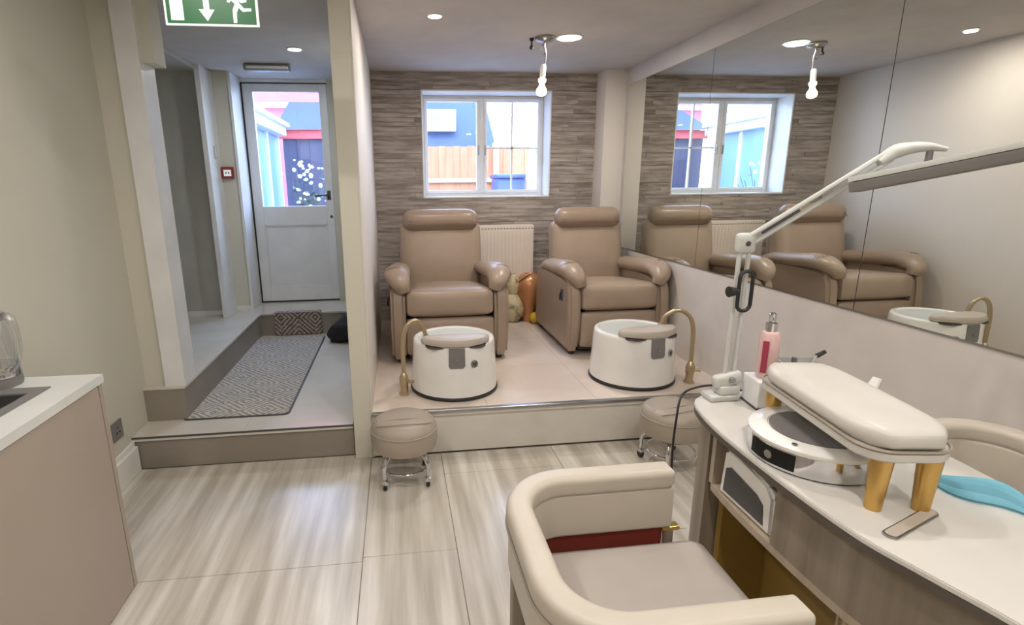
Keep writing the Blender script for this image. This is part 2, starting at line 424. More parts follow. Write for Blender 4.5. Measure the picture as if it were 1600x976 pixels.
# ------------------------------------------------------------------ window
wn = bpy.data.objects.new('window_1', None); C.objects.link(wn); wn['kind'] = 'structure'
def wp(name, *a, m=M_white, par=wn, bev=.003): return obj(name, bx(*a, bev=bev), m, par)
ya, yb = 4.71, 4.77
wp('reveal', WX0, WX0+.012, YB-.006, 4.78, WZ0, WZ1); wp('reveal', WX1-.012, WX1, YB-.006, 4.78, WZ0, WZ1)
wp('reveal', WX0+.012, WX1-.012, YB-.006, 4.78, WZ1-.012, WZ1); wp('window_sill', WX0+.012, WX1-.012, YB-.012, 4.78, WZ0, WZ0+.014)
f0, f1, g0, g1 = WX0+.012, WX1-.012, WZ0+.014, WZ1-.012
wp('frame', f0, f0+.022, ya, yb, g0, g1); wp('frame', f1-.022, f1, ya, yb, g0, g1)
wp('frame', f0+.022, f1-.022, ya, yb, g1-.022, g1); wp('frame', f0+.022, f1-.022, ya, yb, g0, g0+.022)
mid = .752; wp('mullion', mid-.018, mid+.018, ya, yb, g0+.022, g1-.022)
for (x0, x1, bars) in ((f0+.022, mid-.018, False), (mid+.018, f1-.022, True)):
    z0, z1 = g0+.022, g1-.022; s = .025
    sa = obj('sash', bx(x0, x0+s, ya-.008, yb-.01, z0, z1, bev=.003), M_white, wn)
    for a in ((x1-s, x1, z0, z1), (x0+s, x1-s, z0, z0+s), (x0+s, x1-s, z1-s, z1)):
        obj('sash_rail', bx(a[0], a[1], ya-.008, yb-.01, a[2], a[3], bev=.003), M_white, sa)
    obj('pane', bx(x0+s, x1-s, ya+.02, ya+.026, z0+s, z1-s), M_glass, sa)
    if bars:
        xm = (x0+x1)/2
        obj('glazing_bar', bx(xm-.006, xm+.006, ya+.008, ya+.036, z0+s, z1-s), M_white, sa)
        obj('glazing_bar', bx(x0+s, x1-s, ya+.008, ya+.036, 1.69, 1.704), M_white, sa)
    hx = x1-s/2 if not bars else x0+s/2
    obj('window_handle', bx(hx-.006, hx+.006, ya-.025, ya-.008, 1.64, 1.72, bev=.003), M_steel, sa)

# ------------------------------------------------------------------ door with glazed top
dr = bpy.data.objects.new('door_1', None); C.objects.link(dr); dr['kind'] = 'structure'
D0, D1, DZ0, DZ1 = -1.235, -.55, ZL+.012, 2.228
obj('seal', bx(-1.245, D0, 4.862, 4.90, ZL, 2.235), M_black, dr); obj('seal', bx(-1.245, D1+.005, 4.862, 4.90, DZ1, DZ1+.009), M_black, dr)
obj('seal', bx(D0, D1, 4.865, 4.90, ZL, DZ0), M_black, dr)
GX0, GX1, GZ0, GZ1 = -1.155, -.615, 1.225, 2.165
def dp(n_, *a, m=M_white, bev=.003): return obj(n_, bx(*a, bev=bev), m, dr)
dp('stile', D0, GX0, 4.87, 4.915, DZ0, DZ1); dp('stile', GX1, D1, 4.87, 4.915, DZ0, DZ1)
dp('rail', GX0, GX1, 4.87, 4.915, GZ1, DZ1); dp('rail', GX0, GX1, 4.87, 4.915, 1.06, GZ0); dp('rail', GX0, GX1, 4.87, 4.915, DZ0, .50)
dp('door_panel', GX0, GX1, 4.885, 4.91, .50, 1.06)
for a in ((GX0, GX0+.012, .50, 1.06), (GX1-.012, GX1, .50, 1.06), (GX0+.012, GX1-.012, .50, .512), (GX0+.012, GX1-.012, 1.048, 1.06)):
    dp('bead', a[0], a[1], 4.876, 4.886, a[2], a[3])
obj('pane', bx(GX0, GX1, 4.892, 4.898, GZ0, GZ1), M_glass, dr)
h = NB(); tube(h, [(-.585, 4.872, 1.315), (-.585, 4.845, 1.315)], .011, smooth=False); tube(h, [(-.578, 4.845, 1.317), (-.63, 4.842, 1.315), (-.70, 4.845, 1.312)], .009)
box(h, -.600, -.570, 4.864, 4.871, 1.275, 1.355, bev=.002)
obj('door_handle', h, M_dark, dr, True)
lk = NB(); lathe(lk, [(0, 0), (.012, 0), (.012, .008), (0, .01)], 16, (-.575, 4.87, 1.13), Matrix.Rotation(R(90), 3, 'X')); obj('keyhole', lk, M_dark, dr, True)

# ------------------------------------------------------------------ ceiling fittings
def downlight(x, y, r, label, e, cold=False):
    t = thing('ceiling_light', label, 'ceiling light', (x, y, ZC), 0, 'recessed ceiling lights' if y > 2 else 'added fill downlights of the front room')
    b = NB(); lathe(b, [(r, 0), (r, -.004), (r*.86, -.007), (r*.86, -.002), (r*.84, 0)], 32); obj('trim_ring', b, M_white, t, True)
    b = NB(); lathe(b, [(0, -.001), (r*.84, -.001), (r*.84, -.0045), (0, -.0045)], 32); obj('diffuser', b, M_lightglow, t)
    L = bpy.data.lights.new('lamp', 'AREA'); L.shape = 'DISK'; L.size = r*1.5; L.energy = e; L.color = (1, .93, .86) if not cold else (.94, .97, 1)
    lo = bpy.data.objects.new('light_source', L); C.objects.link(lo); lo.parent = t; lo.location = (0, 0, -.012)
    return t
downlight(1.09, 3.426, .085, 'large round ceiling downlight beside the hanging bulb', 11)
downlight(.24, 3.07, .042, 'small round ceiling downlight above the left recliner', 6)
downlight(-.618, 3.835, .05, 'small round ceiling downlight in the corridor before the door', 6, True)
for (x, y) in ((-.7, 1.35), (.35, 1.35), (1.35, 1.25), (-.7, .1), (.35, .1), (1.3, -.1), (.3, -1.2)):  # unseen downlights added as fill light for the room
    downlight(x, y, .05, 'added unseen fill downlight in the front part of the room, above or behind the camera', 7.4)

t = thing('pendant_lamp', 'bare warm bulb hanging on a cord from a grey ceiling plate', 'lamp', (.942, 3.437, ZC))
b = NB(); lathe(b, [(0, 0), (.062, 0), (.062, -.012), (.05, -.024), (.02, -.03), (0, -.03)], 24); obj('ceiling_plate', b, M_steel, t, True)
b = NB(); tube(b, [(0, 0, -.028), (-.003, 0, -.05), (.006, 0, -.09), (.004, 0, -.13), (.004, 0, -.165)], .0045, 8); obj('cord', b, M_steel, t, True)
b = NB(); tube(b, [(0, 0, -.03), (-.022, 0, -.05), (-.028, 0, -.075), (-.012, 0, -.095), (.006, 0, -.085)], .0025, 6); obj('cord_loop', b, M_dark, t, True)
b = NB(); lathe(b, [(0, -.155), (.014, -.155), (.018, -.17), (.018, -.235), (.013, -.24), (0, -.24)], 20, mtx=Matrix.Rotation(R(3), 3, 'Y')); obj('bulb_holder', b, M_white, t, True)
b = NB(); lathe(b, [(0, -.238), (.024, -.238), (.023, -.252), (.015, -.266), (.018, -.280), (.030, -.297), (.033, -.313), (.028, -.328), (.014, -.336), (0, -.338)], 24, mtx=Matrix.Rotation(R(3), 3, 'Y')); obj('bulb', b, M_bulb, t, True)
t = thing('ceiling_hook', 'small black hook on the ceiling left of the hanging bulb', 'hook', (.866, 3.47, ZC))
b = NB(); lathe(b, [(0, 0), (.016, 0), (.012, -.012), (.005, -.02), (.006, -.04), (.014, -.05), (.012, -.062), (0, -.064)], 14); obj('hook_body', b, M_black, t, True)
t = thing('emergency_light', 'grey oblong ceiling fitting above the glazed door', 'emergency light', (-.90, 4.31, ZC))
obj('housing', bx(-.165, .165, -.04, .04, -.05, 0, bev=.018, seg=4), M_steel, t, True); obj('diffuser_strip', bx(-.14, .14, -.042, -.036, -.035, -.018, bev=.003), M_white, t)

# exit sign
t = thing('exit_sign', 'green and white hanging emergency exit sign with arrow and running figure', 'sign', (-.548, 1.9, 1.882))
obj('sign_plate', bx(-.140, .140, -.004, .004, 0, .15, bev=.002), M_exitw, t)
obj('green_field', bx(-.133, .133, -.0052, -.004, .006, .144), M_exitg, t)
obj('door_symbol', bx(-.121, -.083, -.0060, -.0052, .014, .125), M_exitw, t)
def flat(name, poly, par):
    b = NB(); lo = [b.verts.new((x, -.0052, z)) for x, z in poly]; hi = [b.verts.new((x, -.0061, z)) for x, z in poly]
    b.faces.new(lo); b.faces.new(list(reversed(hi)))
    for i in range(len(poly)): b.faces.new((lo[i], hi[i], hi[(i+1) % len(poly)], lo[(i+1) % len(poly)]))
    bmesh.ops.recalc_face_normals(b, faces=b.faces); return obj(name, b, M_exitw, par)
flat('arrow', [(-.022, .125), (-.022, .046), (-.037, .046), (-.0135, .013), (.010, .046), (-.005, .046), (-.005, .125)], t)
man = flat('running_figure', [(.062, .095), (.078, .088), (.086, .066), (.098, .052), (.120, .052), (.120, .044), (.094, .042), (.083, .053), (.076, .040), (.074, .010), (.064, .010), (.064, .046), (.072, .064), (.056, .078)], t)
b = NB(); lathe(b, [(0, 0), (.009, 0), (.009, .0009), (0, .0009)], 16, (.083, -.0052, .104), Matrix.Rotation(R(90), 3, 'X')); obj('figure_head', b, M_exitw, man)
flat('figure_arm', [(.048, .070), (.060, .085), (.070, .088), (.066, .080), (.056, .066)], man)
flat('figure_arm', [(.080, .086), (.094, .074), (.108, .078), (.108, .070), (.092, .066), (.080, .076)], man)
for s in (-1, 1):
    b = NB(); tube(b, [(s*.11, 0, .15), (s*.11, 0, ZC-1.882)], .003, 8, smooth=False); obj('hanging_rod', b, M_steel, t)

# fire alarm call point, switch, socket
t = thing('fire_alarm_point', 'small dark red fire alarm call point on the wall beside the glazed door', 'alarm', (-1.337, 4.60, 1.506))
obj('alarm_housing', bx(-.046, .046, -.03, 0, -.046, .046, bev=.005), M_alarm, t); obj('alarm_window', bx(-.026, .030, -.033, -.03, -.026, .022), M_exitw, t)
b = NB(); box(b, -.014, -.004, -.0345, -.033, -.008, .006); box(b, .008, .018, -.0345, -.033, -.008, .006); obj('alarm_print', b, M_dark, t)
t = thing('door_contact', 'small white plastic sensor on the white reveal left of the fire alarm point', 'sensor', (-1.385, 4.47, 1.66))
obj('sensor_body', bx(0, .014, -.015, .015, -.045, .045, bev=.004), M_lamp, t)
t = thing('wall_socket', 'dark steel wall socket low on the wall beside the corridor step', 'socket', (-1.36, 2.485, .276))
obj('socket_plate', bx(0, .007, -.045, .045, -.045, .045, bev=.002), M_tag, t)
for (y_, z_) in ((0, .015), (-.012, -.012), (.012, -.012)): obj('socket_slot', bx(.006, .0085, y_-.004, y_+.004, z_-.004, z_+.004), M_black, t)

# ------------------------------------------------------------------ corridor mats and bag
t = thing('runner_mat', 'long grey woven runner mat with diamond pattern on corridor floor', 'mat', (-.905, 3.55, ZK))
b = NB(); prism(b, rrect(.545, 1.55, .03), 0, .008, .002); obj('woven_field', b, M_mat, t)
b = NB(); prism(b, rrect(.56, 1.565, .035), 0, .006, .001); obj('bound_edge', b, M_dark, t)
t = thing('riser_mat', 'dark diamond-patterned mat hanging over the riser below the glazed door', 'mat', (-.85, 4.41, ZK))
obj('woven_field', bx(-.19, .19, -.011, -.001, .006, .188, bev=.002), M_mat2, t)
obj('woven_top', bx(-.19, .19, -.011, .06, .191, .197, bev=.002), M_mat2, t)
t = thing('black_bag', 'slumped black fabric bag on corridor floor against the partition', 'bag', (-.455, 4.20, ZK))
b = NB(); cushion(b, (0, 0, .095), (.150, .12, .095), .07, .02, 8)
for v in b.verts:
    v.co.x += .05*noise.noise(v.co*11); v.co.y += .03*noise.noise(v.co*13+Vector((5, 0, 0)))
    k = v.co.z/.19; v.co.x = v.co.x*(1-.45*k)+.05*k; v.co.z *= 1+.25*max(0, v.co.x+.02)*4
    v.co.z = max(v.co.z, 0)
obj('bag_body', b, M_fabric, t, True)
b = NB(); tube(b, [(-.02, -.02, .165), (.01, -.05, .20), (.05, -.04, .21), (.07, 0, .17)], .006, 8); obj('bag_strap', b, M_fabric, t, True)

# ------------------------------------------------------------------ radiator
t = thing('radiator', 'pale flat-panel radiator under the window between the recliners', 'radiator', (.80, 4.40, .52))
obj('radiator_panel', bx(-.36, .345, -.012, .012, 0, .54, bev=.006), M_rad, t)
for k in range(22):
    x = -.335+k*.0315; obj('radiator_rib', bx(x-.006, x+.006, -.0165, -.0115, .035, .49, bev=.002, seg=1), M_rad, t)
obj('top_grille', bx(-.36, .345, .012, .086, .525, .54), M_rad, t)
gs = NB()
for k in range(26): box(gs, -.34+k*.0265, -.325+k*.0265, -.0125, -.0118, .507, .515)
g = obj('grille_slots', gs, M_tag, t); g['kind'] = 'stuff'
for s in (-.3, .28): obj('wall_bracket', bx(s-.015, s+.015, .012, .088, .08, .48), M_rad, t)
b = NB(); tube(b, [(.35, .02, .04), (.385, .02, .04), (.39, .02, -.02), (.39, .02, -.27)], .008, 8); obj('pipe', b, M_rad, t, True)

# ------------------------------------------------------------------ recliners
def recliner(label, loc, rz):
    t = thing('recliner_chair', label, 'armchair', loc, rz, 'taupe leather recliners on the platform')
    W = .385
    for s in (-1, 1):
        # side panel: outline in y,z extruded in x, with curved front
        prof = [(-.40, .03), (-.435, .20), (-.43, .38), (-.395, .48), (-.30, .525), (.10, .53), (.36, .50), (.42, .40), (.42, .03)]
        sp_ = [(p.x, p.y) for p in smooth_path([(a, b_, 0) for a, b_ in prof], 4)]
        b = NB(); x0, x1 = s*(W-.095), s*W
        A = [b.verts.new((min(x0, x1), y, z)) for y, z in sp_]; B = [b.verts.new((max(x0, x1), y, z)) for y, z in sp_]
        fa = b.faces.new(A); fb = b.faces.new(list(reversed(B)))
        for i in range(len(A)): b.faces.new((A[i], B[i], B[(i+1) % len(A)], A[(i+1) % len(A)]))
        bmesh.ops.recalc_face_normals(b, faces=b.faces)
        bmesh.ops.bevel(b, geom=list(fa.edges)+list(fb.edges), offset=.022, segments=3, affect='EDGES')
        obj('side_panel', b, M_leather, t, True)
        b = NB(); tube(b, [(s*.305, .38, .49), (s*.318, .20, .535), (s*.325, -.05, .556), (s*.333, -.22, .572), (s*.333, -.33, .566), (s*.314, -.395, .528), (s*.294, -.395, .478)], [.06, .076, .084, .088, .084, .064, .042], 20, 6, flat=.66)
        ap = obj('arm_pad', b, M_leather, t, True)
        for q in range(3):
            b = NB(); a0 = .30+q*.30
            tube(b, [(s*(.333+.087*math.cos(a0+j*.28)), -.28-q*.024, .571+.058*math.sin(a0+j*.28)) for j in range(4)], .0025, 6); obj('pleat', b, M_leather_head, ap, True)
    b = NB(); cushion(b, (0, -.105, .370), (.288, .335, .088), .04, (.004, .012, .025), 10, Matrix.Rotation(R(-6), 3, 'X')); obj('seat_cushion', b, M_leather, t, True)
    b = NB(); cushion(b, (0, -.400, .180), (.287, .035, .122), .022, (.0, .012, .0), 8); obj('footrest', b, M_leather, t, True)
    obj('underframe', bx(-.27, .27, -.37, .38, .03, .28), M_dark, t)
    mt = Matrix.Rotation(R(-11), 3, 'X')
    b = NB(); cushion(b, (0, .28, .60), (.305, .075, .265), .05, (.004, .035, .012), 10, mt); obj('backrest', b, M_leather, t, True)
    obj('back_shell', box(NB(), -.28, .28, .34, .42, .12, .72, bev=.03, seg=3), M_leather, t, True)
    b = NB(); cushion(b, (0, .275, .885), (.283, .075, .079), .072, (.0, .012, .004), 10, mt)
    hd = obj('headrest', b, M_leather_head, t, True)
    for s in (-1, 1):
        for q in range(2):
            b = NB(); tube(b, [(s*(.268-.012*q), .205, .85+q*.02), (s*(.240-.012*q), .192, .868+.02*q), (s*(.205), .188, .872+q*.02)], .002, 6); obj('pleat', b, M_leather, hd, True)
    for (sx, sy) in ((-1, -1), (1, -1), (-1, 1), (1, 1)):
        b = NB(); lathe(b, [(.022, 0), (.022, .034), (.016, .04)], 12, (sx*.33, sy*.36, 0)); obj('foot', b, M_black, t)
    # recline lever on the left side panel as one faces the chair
    lv = NB(); box(lv, -W-.008, -W+.002, -.295, -.255, .36, .44, bev=.003); obj('lever_plate', lv, M_dark, t)
    lv = NB(); tube(lv, [(-W-.006, -.275, .42), (-W-.016, -.275, .40), (-W-.018, -.28, .365)], .006, 8); obj('lever', lv, M_black, t, True)
    return t
rc = recliner('taupe leather recliner on the left, beside the partition wall', (.322, 3.73, ZP), 0)
rc2 = dup(rc, (1.464, 3.73, ZP), R(0), 'taupe leather recliner on the right, beside the mirrored wall'); rc2.scale = (.92, 1, 1)

# ------------------------------------------------------------------ foot spas with gooseneck taps
def spa(label, loc, rz):
    t = thing('foot_spa', label, 'foot spa', loc, rz, 'round white pedicure basins')
    b = NB(); lathe(b, [(0, .02), (.247, .02), (.2465, .06), (.238, .18), (.232, .285), (.229, .297), (.222, .303), (.205, .303), (.199, .297), (.190, .27), (.175, .15), (.14, .11), (0, .105)], 64); obj('tub', b, M_tubw, t, True)
    b = NB(); lathe(b, [(.1995, .296), (.1905, .27), (.1755, .152), (.141, .112), (0, .107), (0, .1075), (.14, .1125), (.174, .153), (.189, .271), (.198, .2965)], 48); obj('basin_liner', b, M_basin, t, True)
    b = NB(); lathe(b, [(0, 0), (.247, 0), (.252, .006), (.252, .016), (.247, .022), (0, .022)], 64); obj('base_ring', b, M_black, t, True)
    # half-moon foot cushion on the front rim
    b = NB(); n = 24; rings = []
    for k, (zz, sc) in enumerate(((.300, .90), (.308, 1.0), (.325, 1.0), (.340, .93), (.347, .70), (.350, .35))):
        ring = []
        for i in range(n):
            a = 2*PI*i/n; x = .188*math.cos(a)*sc; y = (.085 if math.sin(a) < 0 else .060)*math.sin(a)*sc
            y += -.155+.0*x; y += .9*x*x
            ring.append(b.verts.new((x, y, zz)))
        rings.append(ring)
    for p, q in zip(rings, rings[1:]):
        for i in range(n): b.faces.new((p[i], p[(i+1) % n], q[(i+1) % n], q[i]))
    b.faces.new(list(reversed(rings[0]))); b.faces.new(rings[-1])
    bmesh.ops.subdivide_edges(b, edges=b.edges, cuts=1, smooth=.3, use_grid_fill=True)
    obj('foot_cushion', b, M_cush, t, True)
    b = NB(); prism(b, [(x, y) for x, y in rrect(.33, .13, .05)], .292, .301)
    for v in b.verts: v.co.y += -.165+.9*v.co.x**2
    obj('cushion_plate', b, M_dark, t)
    def onside(name, poly, m_, off=.004):
        b = NB(); lo, hi = [], []
        for x, z in poly:
            r_ = .2472-(z-.06)*.0605
            a = x/.24
            lo.append(b.verts.new(((r_-.004)*math.sin(a), -(r_-.004)*math.cos(a), z))); hi.append(b.verts.new(((r_+off)*math.sin(a), -(r_+off)*math.cos(a), z)))
        b.faces.new(lo); b.faces.new(list(reversed(hi)))
        for i in range(len(lo)): b.faces.new((lo[i], hi[i], hi[(i+1) % len(lo)], lo[(i+1) % len(lo)]))
        bmesh.ops.recalc_face_normals(b, faces=b.faces); return obj(name, b, m_, t)
    onside('support_bracket', [(-.044, .296), (-.044, .20), (-.034, .188), (.034, .188), (.044, .20), (.044, .296)], M_tag)
    onside('bracket_screw', [(.006*math.cos(a*PI/4), .235+.006*math.sin(a*PI/4)) for a in range(8)], M_steel, .0055)
    e = onside('maker_emblem', [(.098+.021*math.cos(a*PI/8), .205+.021*math.sin(a*PI/8)) for a in range(16)], M_steel, .0035)
    onside('emblem_mark', [(.084, .214), (.096, .192), (.102, .192), (.112, .214), (.104, .214), (.099, .202), (.093, .214)], M_dark, .0045)
    return t
sp1 = spa('round white foot spa on the platform in front of the left recliner', (.297, 2.89, ZP), R(-2))
dup(sp1, (1.375, 2.885, ZP), R(10), 'round white foot spa on the platform in front of the right recliner')
def tap(label, loc, pts):
    t = thing('gooseneck_tap', label, 'tap', loc, 0, 'floor-standing gooseneck taps')
    b = NB(); tube(b, pts, .0125, 14, 8); obj('spout_pipe', b, M_brass, t, True)
    b = NB(); lathe(b, [(0, 0), (.03, 0), (.03, .008), (.022, .012), (.022, .06), (.026, .065), (.026, .10), (.018, .12), (.0125, .13)], 20); obj('tap_base', b, M_brass, t, True)
    b = NB(); tube(b, [(.02, -.01, .08), (.05, -.028, .082)], [.008, .010], 10, smooth=False); obj('tap_lever', b, M_brass, t, True)
    p, q = Vector(pts[-2]), Vector(pts[-1]); d = (q-p).normalized()
    b = NB(); tube(b, [q-d*.02, q+d*.02, q+d*.045], [.015, .02, .022], 14, 3, smooth=False); obj('spray_head', b, M_steel, t, True)
    return t
tap('floor-standing brass gooseneck tap at the left foot spa', (.005, 2.80, ZP), [(0, 0, 0), (0, 0, .20), (.002, .002, .30), (.022, .008, .385), (.068, .02, .418), (.110, .032, .385), (.135, .04, .31)])
tap('floor-standing brass gooseneck tap at the right foot spa, by the wall', (1.665, 2.735, ZP), [(0, 0, 0), (0, 0, .20), (-.004, .003, .33), (-.028, .012, .40), (-.085, .03, .432), (-.145, .05, .40), (-.178, .062, .33)])

# ------------------------------------------------------------------ rolling stools
def stool(label, loc, rz):
    t = thing('rolling_stool', label, 'stool', loc, rz, 'low round stools on castors')
    b = NB(); lathe(b, [(0, .165), (.125, .165), (.150, .178), (.160, .21), (.158, .262), (.146, .298), (.12, .314), (.06, .322), (0, .324)], 40); obj('seat_cushion', b, M_stool, t, True)
    b = NB(); pr = [(.1595+.004*math.cos(a*PI/4), .272+.004*math.sin(a*PI/4)) for a in range(8)]
    tube(b, [(.158*math.cos(a*2*PI/36), .158*math.sin(a*2*PI/36), .268) for a in range(37)], .0035, 6, 1, smooth=False); obj('piping', b, M_stool, t, True)
    for yy in (-.05, .01):
        b = NB(); tube(b, [(-.13, yy-.02, .309), (-.06, yy-.045, .320), (0, yy-.05, .3245), (.06, yy-.045, .320), (.13, yy-.02, .309)], .0022, 6, 4); obj('seam', b, M_leather_head, t, True)
    b = NB(); lathe(b, [(0, .150), (.10, .150), (.10, .166), (0, .166)], 24); obj('seat_plate', b, M_dark, t)
    b = NB(); tube(b, [(.118*math.cos(a*2*PI/36), .118*math.sin(a*2*PI/36), .075) for a in range(37)], .006, 10, 1, smooth=False); obj('foot_ring', b, M_chrome, t, True)
    for k in range(4):
        a = R(45+90*k); c, s = math.cos(a), math.sin(a)
        b = NB(); tube(b, [(.06*c, .06*s, .155), (.115*c, .115*s, .150), (.140*c, .140*s, .115), (.142*c, .142*s, .050)], [.010, .011, .011, .009], 10, 6); lg_ = obj('leg', b, M_chrome, t, True)
        b = NB(); box(b, .142*c-.012, .142*c+.012, .142*s-.018, .142*s+.018, .030, .052, bev=.004); obj('castor_fork', b, M_chrome, lg_, True)
        b = NB()
        lathe(b, [(0, -.009), (.018, -.009), (.0205, -.005), (.0205, .005), (.018, .009), (0, .009)], 18, (.142*c, .142*s, .0205), Matrix.Rotation(R(90), 3, 'Y')); obj('castor_wheel', b, M_black, lg_, True)
    return t
st1 = stool('low round taupe stool on chrome castors in front of the partition', (-.005, 2.35, 0), R(2))
dup(st1, (1.335, 2.30, 0), R(12), 'low round taupe stool on chrome castors behind the manicure desk end')

# ------------------------------------------------------------------ vases between recliners
t = thing('floor_vase', 'tall glossy copper vase on the platform beside the right recliner', 'vase', (1.09, 4.285, ZP))
b = NB(); lathe(b, [(0, 0), (.05, 0), (.055, .03), (.05, .10), (.075, .17), (.105, .25), (.112, .31), (.100, .37), (.07, .405), (.045, .415), (.04, .405), (0, .40)], 36); obj('vase_body', b, M_copper, t, True)
b = NB(); tube(b, [(-.105, -.03, .34), (-.07, -.07, .385), (-.02, -.06, .41), (.01, -.04, .41)], .004, 8); obj('rim_cord', b, M_dark, t, True)
t = thing('floor_vase', 'cream mottled gourd-shaped vase on the platform beside the left recliner', 'vase', (.95, 4.31, ZP))
b = NB(); lathe(b, [(0, 0), (.05, 0), (.095, .06), (.105, .12), (.09, .19), (.055, .24), (.065, .29), (.075, .34), (.05, .39), (.03, .41), (.028, .40), (0, .395)], 36); obj('vase_body', b, M_gourd, t, True)
t = thing('toy_ball', 'small yellow ball on the platform in front of the copper vase', 'ball', (1.125, 4.20, ZP))
b = NB(); lathe(b, [(0, 0)]+[(.05*math.sin(PI*k/12), .05-.05*math.cos(PI*k/12)) for k in range(1, 12)]+[(0, .10)], 24); obj('ball_shell', b, M_yellow, t, True)

# ------------------------------------------------------------------ kitchenette on left
t = thing('base_cabinet', 'taupe handleless base cabinet under the sink at the left edge', 'cabinet', (-1.17, 1.76, 0))
obj('end_panel', bx(-.19, .187, -.02, 0, 0, .772), M_cab, t)
obj('carcass_back', bx(-.19, -.175, -2.4, -.02, .02, .772), M_cab, t); obj('carcass_floor', bx(-.175, .168, -2.4, -.02, .02, .04), M_cab, t)
for k in range(4): obj('door', bx(.168, .187, -.024-.6*(k+1)+.004, -.024-.6*k, .006, .768, bev=.0015), M_cab, t)
t = thing('worktop', 'white quartz worktop with rounded edge along the left wall', 'worktop', (-1.17, 1.765, .772))
def ringtop():
    b = NB(); X0, X1, Y0, Y1 = -.19, .19, -2.4, .005; a0, a1, c0, c1 = -.155, .088, -.62, -.115
    for (x0, x1, y0, y1) in ((X0, a0, Y0, Y1), (a1, X1, Y0, Y1), (a0, a1, Y0, c0), (a0, a1, c1, Y1)): box(b, x0, x1, y0, y1, 0, .028)
    bmesh.ops.remove_doubles(b, verts=b.verts, dist=.0005); return b
obj('slab', ringtop(), M_counter, t)
t = thing('inset_sink', 'stainless steel sink set into the white worktop', 'sink', (-1.17, 1.765, .80))
b = NB()
for (x0, x1, y0, y1) in ((-.165, -.125, -.63, -.105), (.065, .097, -.63, -.105), (-.125, .065, -.63, -.60), (-.125, .065, -.155, -.105)): box(b, x0, x1, y0, y1, 0, .004)
obj('rim', b, M_tag, t)
b = NB()
for (x0, x1, y0, y1, z0, z1) in ((-.127, .067, -.602, -.153, -.15, -.146), (-.127, -.123, -.602, -.153, -.146, 0), (.063, .067, -.602, -.153, -.146, 0), (-.123, .063, -.602, -.598, -.146, 0), (-.123, .063, -.157, -.153, -.146, 0)): box(b, x0, x1, y0, y1, z0, z1)
obj('bowl', b, M_steel, t)
b = NB(); lathe(b, [(0, -.146), (.03, -.146), (.03, -.142), (0, -.143)], 20, (-.03, -.38, 0)); obj('drain', b, M_dark, t)
t = thing('jug_kettle', 'glass and steel jug kettle on the worktop at the left edge', 'kettle', (-1.262, 1.70, .80))
b = NB(); lathe(b, [(0, 0), (.075, 0), (.078, .01), (.075, .03), (0, .03)], 32); obj('power_base', b, M_tag, t, True)
b = NB(); lathe(b, [(0, .031), (.072, .031), (.074, .05), (.066, .20), (.060, .215), (0, .215)], 32); obj('jug_body', b, M_clear, t, True)
b = NB(); lathe(b, [(.0725, .03), (.076, .032), (.076, .06), (.0735, .065)], 32); obj('steel_band', b, M_chrome, t, True)
b = NB(); lathe(b, [(0, .212), (.064, .212), (.064, .226), (.05, .236), (.012, .24), (.012, .252), (0, .254)], 28); obj('lid', b, M_chrome, t, True)
b = NB(); tube(b, [(.055, -.015, .215), (.10, -.02, .222), (.112, -.022, .16), (.10, -.02, .09), (.072, -.015, .055)], [.012, .012, .010, .010, .011], 10); obj('handle', b, M_clear, t, True)

t = thing('wall_cupboard', 'taupe wall cupboard end at the upper left edge', 'cupboard', (-1.36, 1.78, 1.35))
b = bx(0, .17, -.75, -.0, 0, .75, bev=.002)
obj('cupboard_carcass', bx(0, .14, -2.0, 0, 0, .42, bev=.002), M_cab, t)
for k in range(3): obj('door', bx(.14, .158, -.60*(k+1)+.003, -.6*k-.002, .002, .418, bev=.001), M_cab, t)

# ------------------------------------------------------------------ manicure desk
def closed_smooth(pts, k=6):
    n = len(pts); P = [Vector((p[0], p[1], 0)) for p in pts]; o = []
    for i in range(n):
        p0, p1, p2, p3 = P[i-1], P[i], P[(i+1) % n], P[(i+2) % n]
        for j in range(k):
            s = j/k; q = .5*((2*p1)+(p2-p0)*s+(2*p0-5*p1+4*p2-p3)*s*s+(3*p1-3*p2+p3-p0)*s**3); o.append((q.x, q.y))
    return o
TOP = [(.830, .76), (.820, .90), (.819, 1.04), (.823, 1.17), (.836, 1.28), (.862, 1.375), (.91, 1.425), (.99, 1.447), (1.08, 1.44), (1.18, 1.39), (1.255, 1.26), (1.285, 1.08), (1.283, .90), (1.268, .75), (1.262, .55), (1.27, .35), (1.26, .2), (1.19, .09), (1.07, .06), (.97, .10), (.925, .22), (.912, .38), (.893, .54), (.858, .66)]
top_s = closed_smooth(TOP)
def inset(poly, d):
    n = len(poly); o = []
    for i in range(n):
        p, q = Vector(poly[i-1]), Vector(poly[(i+1) % n]); t_ = (q-p).normalized(); nn = Vector((t_.y, -t_.x)); o.append((poly[i][0]+nn.x*d, poly[i][1]+nn.y*d))
    return o
ar = sum(top_s[i-1][0]*top_s[i][1]-top_s[i][0]*top_s[i-1][1] for i in range(len(top_s)))
sg = -1 if ar > 0 else 1
ins = inset(top_s, sg*.03)
tdk = thing('manicure_desk', 'curved manicure desk with white top and grey oak body', 'desk', (0, 0, 0))
b = NB(); prism(b, top_s, .738, .75, .002); obj('desktop', b, M_desktop, tdk, True)
b = NB(); prism(b, inset(top_s, sg*.0), .724, .738); obj('edge_band', b, M_deskedge, tdk)
def side_strip(y0, y1, near=True, d=.03):
    o = [p for p in inset(top_s, sg*d) if y0 <= p[1] <= y1 and ((p[0] < 1.0) if near else (p[0] > 1.0))]
    return sorted(o, key=lambda p: p[1])
